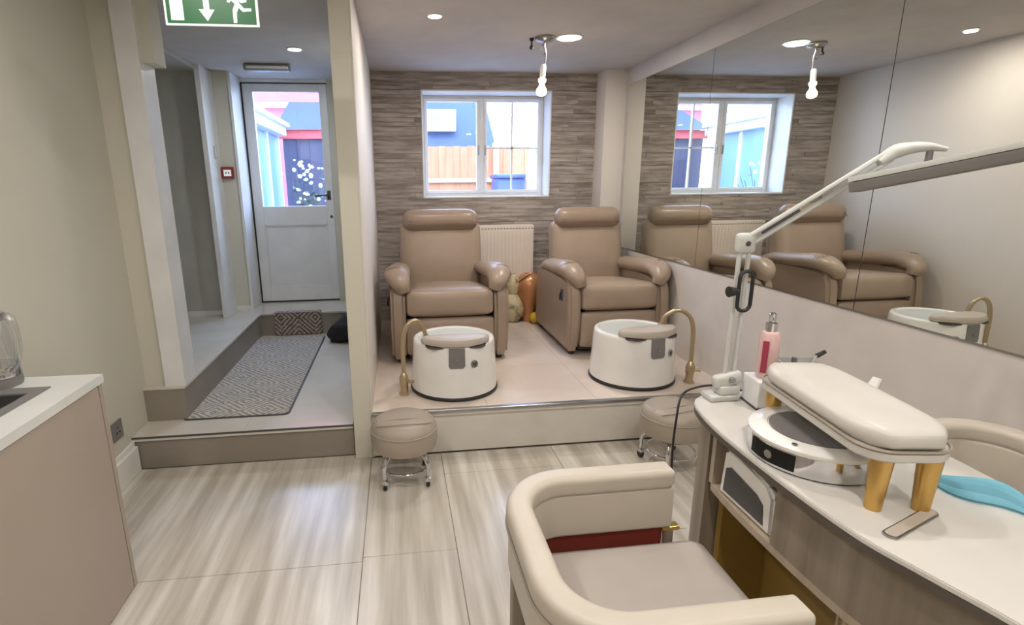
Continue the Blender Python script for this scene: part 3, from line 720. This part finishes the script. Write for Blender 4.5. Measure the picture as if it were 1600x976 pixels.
# rounded end pedestal of the desk
ped = [p for p in inset(top_s, sg*.022) if p[1] > 1.265]
b = NB(); prism(b, ped, 0, .724); obj('end_pedestal', b, M_wood, tdk, True)
# front apron (curved, following the top) from y .06 to 1.0
def strip_panel(name, pts, th, z0, z1, m_):
    b = NB(); n = len(pts); inner = []
    for i in range(n):
        p, q = Vector(pts[max(i-1, 0)]), Vector(pts[min(i+1, n-1)]); t_ = (q-p).normalized(); nn = Vector((t_.y, -t_.x)); inner.append((pts[i][0]+nn.x*th, pts[i][1]+nn.y*th))
    prism(b, list(pts)+list(reversed(inner)), z0, z1); return obj(name, b, m_, tdk, True)
near = side_strip(.10, 1.0)
strip_panel('front_apron', near, .018, .555, .724, M_wood)
strip_panel('back_apron', side_strip(.15, 1.27, False), -.018, .44, .724, M_wood)
b = NB(); sh = side_strip(.10, 1.27); prism(b, sh+[(1.14, 1.27), (1.14, .12)], .535, .555); obj('shelf', b, M_woodl, tdk)
obj('niche_divider', bx(.86, 1.14, .985, 1.0, .555, .724), M_wood, tdk)
obj('niche_back', bx(1.13, 1.145, 1.0, 1.27, .555, .724), M_wood, tdk)
obj('niche_side', bx(.862, .93, 1.252, 1.268, .555, .724), M_woodl, tdk)
obj('modesty_panel', bx(1.05, 1.068, .30, 1.268, 0, .535), M_ochre, tdk)
obj('inner_panel', bx(.90, 1.05, 1.245, 1.266, 0, .535), M_ochre, tdk)
obj('near_leg', bx(.96, 1.2, .16, .20, 0, .535), M_wood, tdk)
b = NB(); tube(b, [(.90, .83, .0), (.895, .82, .535)], .013, 12, smooth=False); obj('desk_leg', b, M_brass, tdk, True)

# white box with dark opening in the niche
t = thing('tissue_dispenser', 'white plastic dispenser with dark opening in the desk niche', 'dispenser', (.905, 1.115, .555))
b = NB(); prof = [(-.105, 0), (-.10, .10), (-.075, .125), (.06, .150), (.095, .13), (.105, 0)]
A = [b.verts.new((-.045, y, z)) for y, z in prof]; B_ = [b.verts.new((.05, y, z)) for y, z in prof]
b.faces.new(A); b.faces.new(list(reversed(B_)))
for i in range(len(A)): b.faces.new((A[i], B_[i], B_[(i+1) % len(A)], A[(i+1) % len(A)]))
bmesh.ops.recalc_face_normals(b, faces=b.faces); bmesh.ops.bevel(b, geom=b.edges[:], offset=.008, segments=2, affect='EDGES'); obj('casing', b, M_tubw, t, True)
b = NB(); pr = [(-.078, .018), (-.070, .068), (-.045, .082), (.06, .096), (.078, .085), (.082, .018)]
A = [b.verts.new((-.0475, y, z)) for y, z in pr]; B_ = [b.verts.new((-.040, y, z)) for y, z in pr]; b.faces.new(A); b.faces.new(list(reversed(B_)))
for i in range(len(A)): b.faces.new((A[i], B_[i], B_[(i+1) % len(A)], A[(i+1) % len(A)]))
bmesh.ops.recalc_face_normals(b, faces=b.faces); obj('dark_opening', b, M_dark, t)
b = NB(); tube(b, [(-.04, .11, .148), (-.048, .06, .158), (-.048, 0, .148), (-.04, -.08, .125)], .005, 8); obj('top_lip', b, M_tubw, t, True)

# ------------------------------------------------------------------ tub chairs
def arcpts(cx, cy, r, a0, a1, n=8): return [(cx+r*math.cos(R(a0+(a1-a0)*i/n)), cy+r*math.sin(R(a0+(a1-a0)*i/n))) for i in range(n+1)]
def tubchair(label, loc, rz, solid=False):
    """opening towards local +x; origin on the floor under the seat"""
    t = thing('tub_chair', label, 'chair', loc, rz, 'cream leather tub chairs at the desk')
    H = .235; rr_ = .135
    path = [(.205, H), (.12, H), (.0, H), (-.05, H)]+arcpts(-.20+rr_-.025, H-rr_, rr_, 90, 180, 9)+[(-.225, .03), (-.225, -.03)]+arcpts(-.20+rr_-.025, -H+rr_, rr_, 180, 270, 9)+[(-.05, -H), (.0, -H), (.12, -H), (.205, -H)]
    b = NB(); sweep(b, path, rrect(.062, .056, .018, 5, 0, .652)); bmesh.ops.bevel(b, geom=[e for f in b.faces if len(f.verts) > 6 for e in f.edges], offset=.01, segments=3, affect='EDGES'); obj('top_rail', b, M_cream, t, True)
    b = NB(); sweep(b, path, rrect(.050 if not solid else .060, .125 if not solid else .285, .012, 3, 0, .570 if not solid else .490)); obj('back_shell', b, M_cream, t, True)
    op = []
    for i in range(len(path)):
        p, q = Vector(path[max(i-1, 0)]), Vector(path[min(i+1, len(path)-1)]); t_ = (q-p).normalized(); op.append((path[i][0]+t_.y*.0305, path[i][1]-t_.x*.0305, .628))
    if not solid:
        b = NB(); tube(b, op, .003, 6, 1, smooth=False); obj('piping', b, M_stool, t, True)
    b = NB(); cushion(b, (.055, 0, .447), (.225, .198, .045), .03, (.0, .0, .010), 9); obj('seat_cushion', b, M_seat, t, True)
    obj('seat_frame', bx(-.16, .25, -.185, .185, .35, .403, bev=.006), M_wood, t)
    for s in (-1, 1):
        obj('arm_rail', bx(-.13, .19, s*.232-.008, s*.232+.008, .45, .512, bev=.003), M_red, t)
        obj('brass_ferrule', bx(.185, .232, s*.225-.012, s*.225+.012, .498, .510, bev=.003), M_gold, t)
        b = NB(); tube(b, [(.205, s*.225, .50), (.212, s*.225, .25), (.22, s*.23, 0)], [.014, .014, .010], 12, 3); obj('leg', b, M_wood, t, True)
        obj('leg', bx(-.245, -.218, s*.10-.016, s*.10+.016, 0, .515, bev=.004), M_wood, t)
        obj('back_strut', bx(-.235, -.16, s*.10-.012, s*.10+.012, .36, .39), M_wood, t)
    return t
tc1 = tubchair('cream leather tub chair nearest the camera, on the left side of the manicure desk', (.478, .93, 0), 0)
tubchair('cream leather tub chair between manicure desk and mirrored wall', (1.545, 1.06, 0), R(180), True)

# ------------------------------------------------------------------ things on the desk
ZD = .75
t = thing('arm_rest_pad', 'long cream padded hand rest on four gold feet on the desk', 'hand rest', (.990, 1.005, ZD), R(-8.7))
b = NB(); cushion(b, (0, 0, .160), (.091, .215, .021), .021, (.0, .0, .008), 10)
for v in b.verts:
    if abs(v.co.y) > .13: v.co.x *= 1-.35*((abs(v.co.y)-.13)/.075)**2
obj('pad', b, M_padw, t, True)
RR = rrect(.180, .428, .055, 6)
b = NB(); prism(b, RR, .118, .139, .003); obj('pad_base', b, M_padw, t, True)
b = NB(); tube(b, [(x, y, .141) for x, y in RR]+[(RR[0][0], RR[0][1], .141)], .003, 6, 1, smooth=False); obj('piping', b, M_stool, t, True)
for (x, y) in ((-.036, -.178), (.054, -.182), (-.045, .187), (.045, .187)):
    b = NB(); lathe(b, [(0, 0), (.015, 0), (.0175, .05), (.0215, .119), (0, .119)], 20, (x, y, 0)); obj('foot', b, M_gold, t, True)
t = thing('dust_collector', 'round white and chrome nail dust collector on the desk under the hand rest', 'dust collector', (.968, 1.045, ZD))
b = NB(); lathe(b, [(0, .004), (.138, .004), (.138, .052), (0, .052)], 56); obj('chrome_drum', b, M_chrome, t, True)
b = NB(); lathe(b, [(0, .052), (.138, .052), (.141, .056), (.141, .062), (.136, .067), (.10, .069), (.098, .066), (0, .066)], 56); obj('white_top', b, M_tubw, t, True)
b = NB(); lathe(b, [(0, .066), (.096, .066), (.096, .070), (0, .071)], 40); obj('filter_grille', b, M_tag, t, True)
b = NB(); lathe(b, [(0, 0), (.134, 0), (.134, .005), (0, .005)], 48); obj('rubber_base', b, M_black, t, True)
b = NB(); pts = []
for zz in (.010, .048):
    pts.append([b.verts.new((.1395*math.cos(R(a)), .1395*math.sin(R(a)), zz)) for a in range(168, 217, 6)])
for i in range(len(pts[0])-1): b.faces.new((pts[0][i], pts[0][i+1], pts[1][i+1], pts[1][i]))
bmesh.ops.solidify(b, geom=b.faces[:], thickness=.003); cp = obj('control_panel', b, M_black, t)
b = NB(); lathe(b, [(0, 0), (.010, 0), (.010, .004), (0, .005)], 16, (.142*math.cos(R(192)), .142*math.sin(R(192)), .029), Matrix.Rotation(R(-78), 3, 'Z') @ Matrix.Rotation(R(-90), 3, 'X')); obj('socket_ring', b, M_steel, cp)
b = NB(); lathe(b, [(0, 0), (.006, 0), (.006, .002), (0, .0025)], 12, (-.105, -.065, .0685)); obj('power_button', b, M_steel, t)

t = thing('nail_file', 'grey nail file lying on the desk in front of the gold feet', 'nail file', (.955, .778, ZD), R(20))
b = NB(); prism(b, rrect(.17, .026, .012), 0, .004, .001); obj('file_board', b, M_steel, t)
b = NB(); prism(b, rrect(.16, .020, .009), .004, .0046); obj('abrasive_face', b, M_cush, t)
t = thing('face_mask', 'crumpled light blue disposable face mask lying on the desk', 'face mask', (1.185, .838, ZD), R(-62))
b = NB(); nx, ny = 18, 12; gr = []
for i in range(nx+1):
    row = []
    for j in range(ny+1):
        u, v = i/nx-.5, j/ny-.5; wd = .085*(1-.55*abs(u)**1.3*2); zz = .006+.035*math.cos(PI*u)*math.cos(PI*v)*(.9)+.004*math.sin(j*2.6)*(.4+math.cos(PI*u)*.6)
        row.append(b.verts.new((u*.165, v*wd+.012*math.sin(u*7), max(.002, zz))))
    gr.append(row)
for i in range(nx):
    for j in range(ny): b.faces.new((gr[i][j], gr[i+1][j], gr[i+1][j+1], gr[i][j+1]))
bmesh.ops.solidify(b, geom=b.faces[:], thickness=.0012); obj('mask_fabric', b, M_mask, t, True)
for s in (-1, 1):
    b = NB(); tube(b, [(s*.080, .02, .004), (s*.105, .03, .003), (s*.112, 0, .003), (s*.100, -.03, .003), (s*.08, -.02, .004)], .0012, 6); obj('ear_loop', b, M_tubw, t, True)

t = thing('storage_box', 'small pale grey box on the far end of the desk', 'box', (1.054, 1.34, ZD), R(-8))
obj('box_body', bx(-.042, .042, -.045, .045, .004, .085, bev=.004), M_white, t); obj('box_base', bx(-.043, .043, -.046, .046, 0, .005), M_dark, t)
t = thing('lotion_bottle', 'clear bottle of pink lotion with silver pump standing on grey box', 'bottle', (1.052, 1.34, ZD+.085), R(-45))
b = NB(); lathe(b, [(0, 0), (.024, 0), (.027, .004), (.027, .125), (.022, .137), (.012, .141), (0, .141)], 28); obj('bottle_body', b, M_pink, t, True)
obj('label_strip', bx(-.012, .004, -.0295, -.0262, .02, .115, bev=.001), M_magenta, t)
b = NB(); lathe(b, [(0, .139), (.0155, .139), (.0155, .164), (.009, .167), (.009, .176), (.0105, .178), (.0105, .190), (.006, .194), (0, .194)], 22); obj('silver_cap', b, M_chrome, t, True)
t = thing('desk_organiser', 'pale plastic organiser with compartments behind the pink bottle', 'organiser', (1.168, 1.345, ZD), R(-12))
b = NB()
for a in ((-.062, .062, -.042, .042, 0, .004), (-.062, -.059, -.042, .042, .004, .125), (.059, .062, -.042, .042, .004, .105), (-.059, .059, .039, .042, .004, .125), (-.059, .059, -.042, -.039, .004, .09), (-.002, .001, -.039, .039, .004, .11)): box(b, *a)
obj('tray', b, M_cloud, t)
for k, (x, y, h_, m_, lb) in enumerate(((1.142, 1.345, .135, M_tubw, 'white nail polish bottle in the pale plastic organiser, nearest the pink bottle'), (1.200, 1.33, .12, M_lampdark, 'grey nail polish bottle in the pale plastic organiser, nearest the wall'))):
    q = thing('polish_bottle', lb, 'bottle', (x, y, ZD+.004), 0, 'nail polish bottles')
    b = NB(); lathe(b, [(0, 0), (.014, 0), (.015, .004), (.015, h_*.5), (.008, h_*.58), (0, h_*.58)], 18); obj('glass_body', b, m_, q, True)
    b = NB(); lathe(b, [(0, h_*.56), (.009, h_*.56), (.0075, h_), (0, h_)], 16); obj('cap', b, M_tag, q, True)
t = thing('nail_brush', 'small dark-handled nail brush standing in the pale plastic organiser', 'brush', (1.190, 1.355, ZD+.004))
b = NB(); tube(b, [(0, 0, 0), (.012, 0, .08), (.03, -.002, .135)], [.004, .005, .003], 10, 4); obj('brush_handle', b, M_lamp, t, True)
b = NB(); tube(b, [(.03, -.002, .133), (.055, -.002, .145)], [.007, .006], 10, smooth=False); obj('bristles', b, M_black, t, True)
t = thing('plastic_scoop', 'white plastic scoop lying behind the cream hand rest', 'scoop', (1.222, 1.19, ZD), R(20))
b = NB(); tube(b, [(-.05, 0, .055), (0, 0, .070), (.04, 0, .085), (.07, 0, .115)], [.022, .026, .016, .012], 12, 5, flat=.5); obj('scoop_bowl', b, M_tubw, t, True)
b = NB(); box(b, -.04, .0, -.014, .014, 0, .058, bev=.003); obj('scoop_foot', b, M_tubw, t)
t = thing('wire_clip', 'dark metal clip with a thin wire beside the white scoop', 'clip', (1.185, 1.265, ZD), 0)
b = NB(); box(b, -.016, .016, -.012, .012, 0, .105, bev=.004); obj('clip_body', b, M_tag, t)
b = NB(); tube(b, [(0, 0, .100), (-.02, .01, .125), (-.05, .0, .115), (-.075, -.005, .135)], .0018, 6); tube(b, [(0, 0, .100), (.02, -.012, .115), (.028, -.02, .11)], .002, 6); obj('wire', b, M_dark, t, True)

# ------------------------------------------------------------------ desk lamp
t = thing('desk_lamp', 'white articulated desk lamp with long flat head clamped to desk', 'lamp', (.975, 1.395, ZD))
B0 = Vector((0, 0, 0)); EL = Vector((.012, .01, .470)); HD = Vector((.350, -.085, .716))
b = NB(); box(b, -.065, .026, -.026, .034, 0, .018, bev=.006); box(b, -.035, .03, -.022, .022, .018, .045, bev=.006); obj('clamp_base', b, M_lamp, t, True)
b = NB(); cushion(b, (-.005, 0, .062), (.045, .016, .022), .014, 0, 5, Matrix.Rotation(R(-12), 3, 'Y')); obj('pivot_bracket', b, M_lamp, t, True)
b = NB(); lathe(b, [(0, -.024), (.009, -.024), (.009, .024), (0, .024)], 12, (0, 0, .066), Matrix.Rotation(R(90), 3, 'X')); obj('pivot_bolt', b, M_steel, t, True)
def rod(p, q, r_, m_, nm, dx):
    d = (q-p).normalized(); s = Vector((dx, 0, 0)); s = (s-d*s.dot(d))
    for k in (-1, 1):
        b = NB(); tube(b, [p+s*k, q+s*k], r_, 8, smooth=False); obj(nm, b, m_, t, True)
rod(Vector((0, 0, .065)), EL, .0065, M_lamp, 'lower_arm_rod', .014)
b = NB(); cushion(b, EL, (.030, .012, .030), .012, 0, 5); obj('elbow_joint', b, M_lamp, t, True)
b = NB(); lathe(b, [(0, -.016), (.007, -.016), (.007, .016), (0, .016)], 12, EL, Matrix.Rotation(R(90), 3, 'X')); obj('elbow_bolt', b, M_dark, t, True)
d = (HD-EL).normalized(); up = Vector((-d.z, 0, d.x)).normalized()
for k in (-1, 1):
    b = NB(); tube(b, [EL+up*.012*k, HD-d*.02+up*.012*k], .007, 8, smooth=False); obj('upper_arm_rod', b, M_lamp, t, True)
b = NB(); tube(b, [EL+d*.05, EL+d*.16], .004, 8, smooth=False); obj('tension_spring', b, M_dark, t, True)
# black slotted height bracket with wing knob
b = NB(); zc = .335
sec = rrect(.040, .115, .018, 5)
pts = [(x+.010, -.016, zc+z) for x, z in sec]; tube(b, pts+[pts[0]], .0055, 8, 1, smooth=False); obj('slotted_bracket', b, M_black, t, True)
b = NB(); tube(b, [(-.012, -.014, zc), (-.040, -.016, zc)], [.010, .016], 10, smooth=False); obj('wing_knob', b, M_black, t, True)
# head joint and flat head
b = NB(); tube(b, [HD-d*.05, HD, HD+Vector((.045, -.03, .008)), HD+Vector((.085, -.055, .0))], [.014, .026, .018, .008], 14, 5, flat=.7); obj('head_joint', b, M_lamp, t, True)
b = NB(); q = HD+Vector((.055, -.038, .004)); tube(b, [q+Vector((0, 0, .012)), q+Vector((.0, 0, -.035))], [.007, .009], 10, smooth=False); obj('head_knob', b, M_tag, t, True)
A_ = Vector((1.205, 1.30, 1.372))-Vector((.975, 1.395, ZD)); E_ = Vector((1.45, .90, 1.478))-Vector((.975, 1.395, ZD))
ax = (E_-A_); Lh = ax.length; X_ = ax.normalized(); Y_ = Vector((0, 0, 1)).cross(X_).normalized(); Z_ = X_.cross(Y_)
mm = Matrix((X_, Y_, Z_)).transposed()
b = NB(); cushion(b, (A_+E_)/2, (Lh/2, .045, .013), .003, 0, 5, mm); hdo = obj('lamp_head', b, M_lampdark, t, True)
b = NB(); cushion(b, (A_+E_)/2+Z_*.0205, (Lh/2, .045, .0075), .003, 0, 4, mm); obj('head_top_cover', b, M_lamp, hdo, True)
# cable
b = NB(); tube(b, [(1.04, 1.41, .765), (.99, 1.46, .765), (.93, 1.47, .76), (.865, 1.45, .745), (.835, 1.42, .68), (.832, 1.42, .55), (.85, 1.43, .30), (.87, 1.45, .02), (.95, 1.52, .006)], .0035, 8)
tag(obj('power_cable', b, M_black, None, True), 'thin black cable drooping from the far desk end to the floor', 'cable')

# ------------------------------------------------------------------ outside the door and window
gr_ = struct('yard_floor', bx(-8, 8, 5.0, 14, -.1, .30), M_pave); gr_['kind'] = 'structure'
# conservatory along the left
t = thing('conservatory', 'white framed conservatory with pale blue glass outside on the left', 'building', (-1.85, 7.2, .42))
for k in range(6):
    y = -2.0+k*.76
    obj('post', bx(-.05, .05, y-.04, y+.04, 0, 1.75), M_upvc, t)
    if k < 5: obj('glass_panel', bx(-.012, .012, y+.04, y+.72, .0, 1.75), M_blueglass, t)
obj('eave', bx(-.4, .16, -2.1, 1.9, 1.75, 1.90, bev=.02), M_upvc, t)
obj('gutter', bx(.12, .22, -2.1, 1.9, 1.88, 1.95, bev=.02), M_upvc, t)
b = NB(); A = [b.verts.new(p) for p in ((.16, -2.1, 1.92), (.16, 1.9, 1.92), (-1.6, 1.9, 2.7), (-1.6, -2.1, 2.7))]; b.faces.new(A); bmesh.ops.solidify(b, geom=b.faces[:], thickness=.05); obj('roof', b, M_upvc, t)
t = thing('garden_shed', 'navy shed with red fascia and blue slate roof outside', 'shed', (-.75, 9.3, .30))
for k in range(9): obj('wall_board', bx(-1.05+k*.21, -.842+k*.21, 0+.006*(k % 2), .05, 0, 1.85, bev=.003, seg=1), M_navy, t)
obj('fascia', bx(-1.1, .90, -.06, .0, 1.85, 1.99), M_ured, t)
b = NB(); A = [b.verts.new(p) for p in ((-1.15, -.12, 1.99), (1.0, -.12, 1.99), (1.0, 1.4, 2.62), (-1.15, 1.4, 2.62))]; b.faces.new(A); bmesh.ops.solidify(b, geom=b.faces[:], thickness=.06); obj('roof', b, M_slate, t)
t = thing('pink_house', 'pink rendered house wall behind the shed roof', 'building', (-1.4, 12.0, .30))
obj('wall', bx(-1.9, 1.2, 0, .3, 0, 5.2), M_pinkwall, t); obj('white_gutter', bx(-1.9, 1.2, -.08, 0, 2.68, 2.78), M_upvc, t)
t = thing('garden_fence', 'sunlit orange wooden fence of upright boards outside the window', 'fence', (0, 8.6, .30))
for k in range(34):
    x = .34+k*.115; obj('fence_board', bx(x, x+.1145, .004*(k % 3), .02+.004*(k % 3), 0, 1.68+.01*math.sin(k*3), bev=.002, seg=1), M_fence, t)
for z in (.45, 1.13): obj('fence_rail', bx(.34, 4.3, -.035, .0, z, z+.07), M_fencerail, t)
for x in (.32, 1.55, 2.85): obj('fence_post', bx(x, x+.09, -.05, .04, 0, 1.74), M_fencerail, t)
t = thing('slate_roof_house', 'grey house with slate roof and white dormer window beyond the fence', 'building', (1.0, 13.0, .30))
obj('wall', bx(-.8, 1.35, 0, .4, 0, 1.95), M_brick, t)
b = NB(); A = [b.verts.new(p) for p in ((-.8, -.1, 1.95), (1.4, -.1, 1.95), (1.1, 1.8, 4.6), (-.4, 1.8, 4.6))]; b.faces.new(A); bmesh.ops.solidify(b, geom=b.faces[:], thickness=.08); obj('roof', b, M_slate, t)
dm = obj('dormer', bx(-.22, .46, -.05, 1.3, 2.32, 2.80, bev=.02), M_upvc, t)
for k in range(2): obj('dormer_pane', bx(-.17+k*.31, .10+k*.31, -.06, -.04, 2.40, 2.72), M_blueglass, dm)
obj('drain_pipe', bx(.95, 1.02, -.12, -.05, .1, 3.1), M_upvc, t)
pt = struct('raised_patio', bx(.2, 3.6, 6.9, 8.55, .30, .56), M_pave); pt['kind'] = 'structure'
t = thing('blue_wheelie_bin', 'blue plastic wheelie bin by the fence outside the window', 'bin', (1.66, 7.9, .56))
obj('bin_body', bx(-.22, .22, -.22, .22, .04, .92, bev=.03), M_bin, t); obj('bin_lid', bx(-.24, .24, -.26, .24, .92, .98, bev=.02), M_bin, t)
for s in (-1, 1):
    b = NB(); lathe(b, [(0, -.02), (.05, -.02), (.05, .02), (0, .02)], 16, (s*.2, .22, .05), Matrix.Rotation(R(90), 3, 'Y')); obj('bin_wheel', b, M_black, t)
t = thing('leaning_pole', 'bundled cream parasol leaning outside the window by the fence', 'parasol', (1.78, 7.35, .56))
b = NB(); tube(b, [(0, 0, 0), (.10, .05, .8)], .02, 10, smooth=False); obj('pole', b, M_tag, t)
b = NB(); tube(b, [(.10, .05, .75), (.13, .06, .95), (.17, .09, 1.4), (.21, .12, 1.95)], [.05, .11, .09, .03], 12, 4); obj('folded_canopy', b, M_gourd, t, True)
t = thing('flowering_plant', 'white-flowered potted plant outside the glazed door', 'plant', (-1.05, 6.5, .30)); t.scale = (1.15, 1.15, 1.38)
b = NB(); lathe(b, [(0, 0), (.12, 0), (.16, .28), (.17, .30), (.15, .30), (0, .27)], 20); obj('pot', b, M_tag, t, True)
b = NB()
for k in range(26):
    a = random.uniform(0, 2*PI); r_ = random.uniform(.05, .30); z1 = random.uniform(.45, .95)
    tube(b, [(0, 0, .26), (r_*.4*math.cos(a), r_*.4*math.sin(a), z1*.6), (r_*math.cos(a), r_*math.sin(a), z1)], .004, 4, 3)
    for q in range(3):
        c = Vector((r_*math.cos(a)*(.5+q*.2), r_*math.sin(a)*(.5+q*.2), z1*(.55+q*.18))); v = [b.verts.new(c+Vector((random.uniform(-.06, .06), random.uniform(-.06, .06), random.uniform(-.03, .03)))) for _ in range(4)]
        b.faces.new(v)
fo = obj('foliage', b, M_leaf, t); fo['kind'] = 'stuff'
b = NB()
for k in range(40):
    a = random.uniform(0, 2*PI); r_ = random.uniform(0, .28); c = Vector((r_*math.cos(a), r_*math.sin(a)-.04, random.uniform(.60, 1.0)))
    s = random.uniform(.012, .028); mtx = Matrix.Rotation(random.uniform(0, 3), 3, 'X')
    lathe(b, [(0, 0), (s, s*.3), (s*.6, s*.8), (0, s*.5)], 6, c, mtx)
fo = obj('blossoms', b, M_petal, t); fo['kind'] = 'stuff'
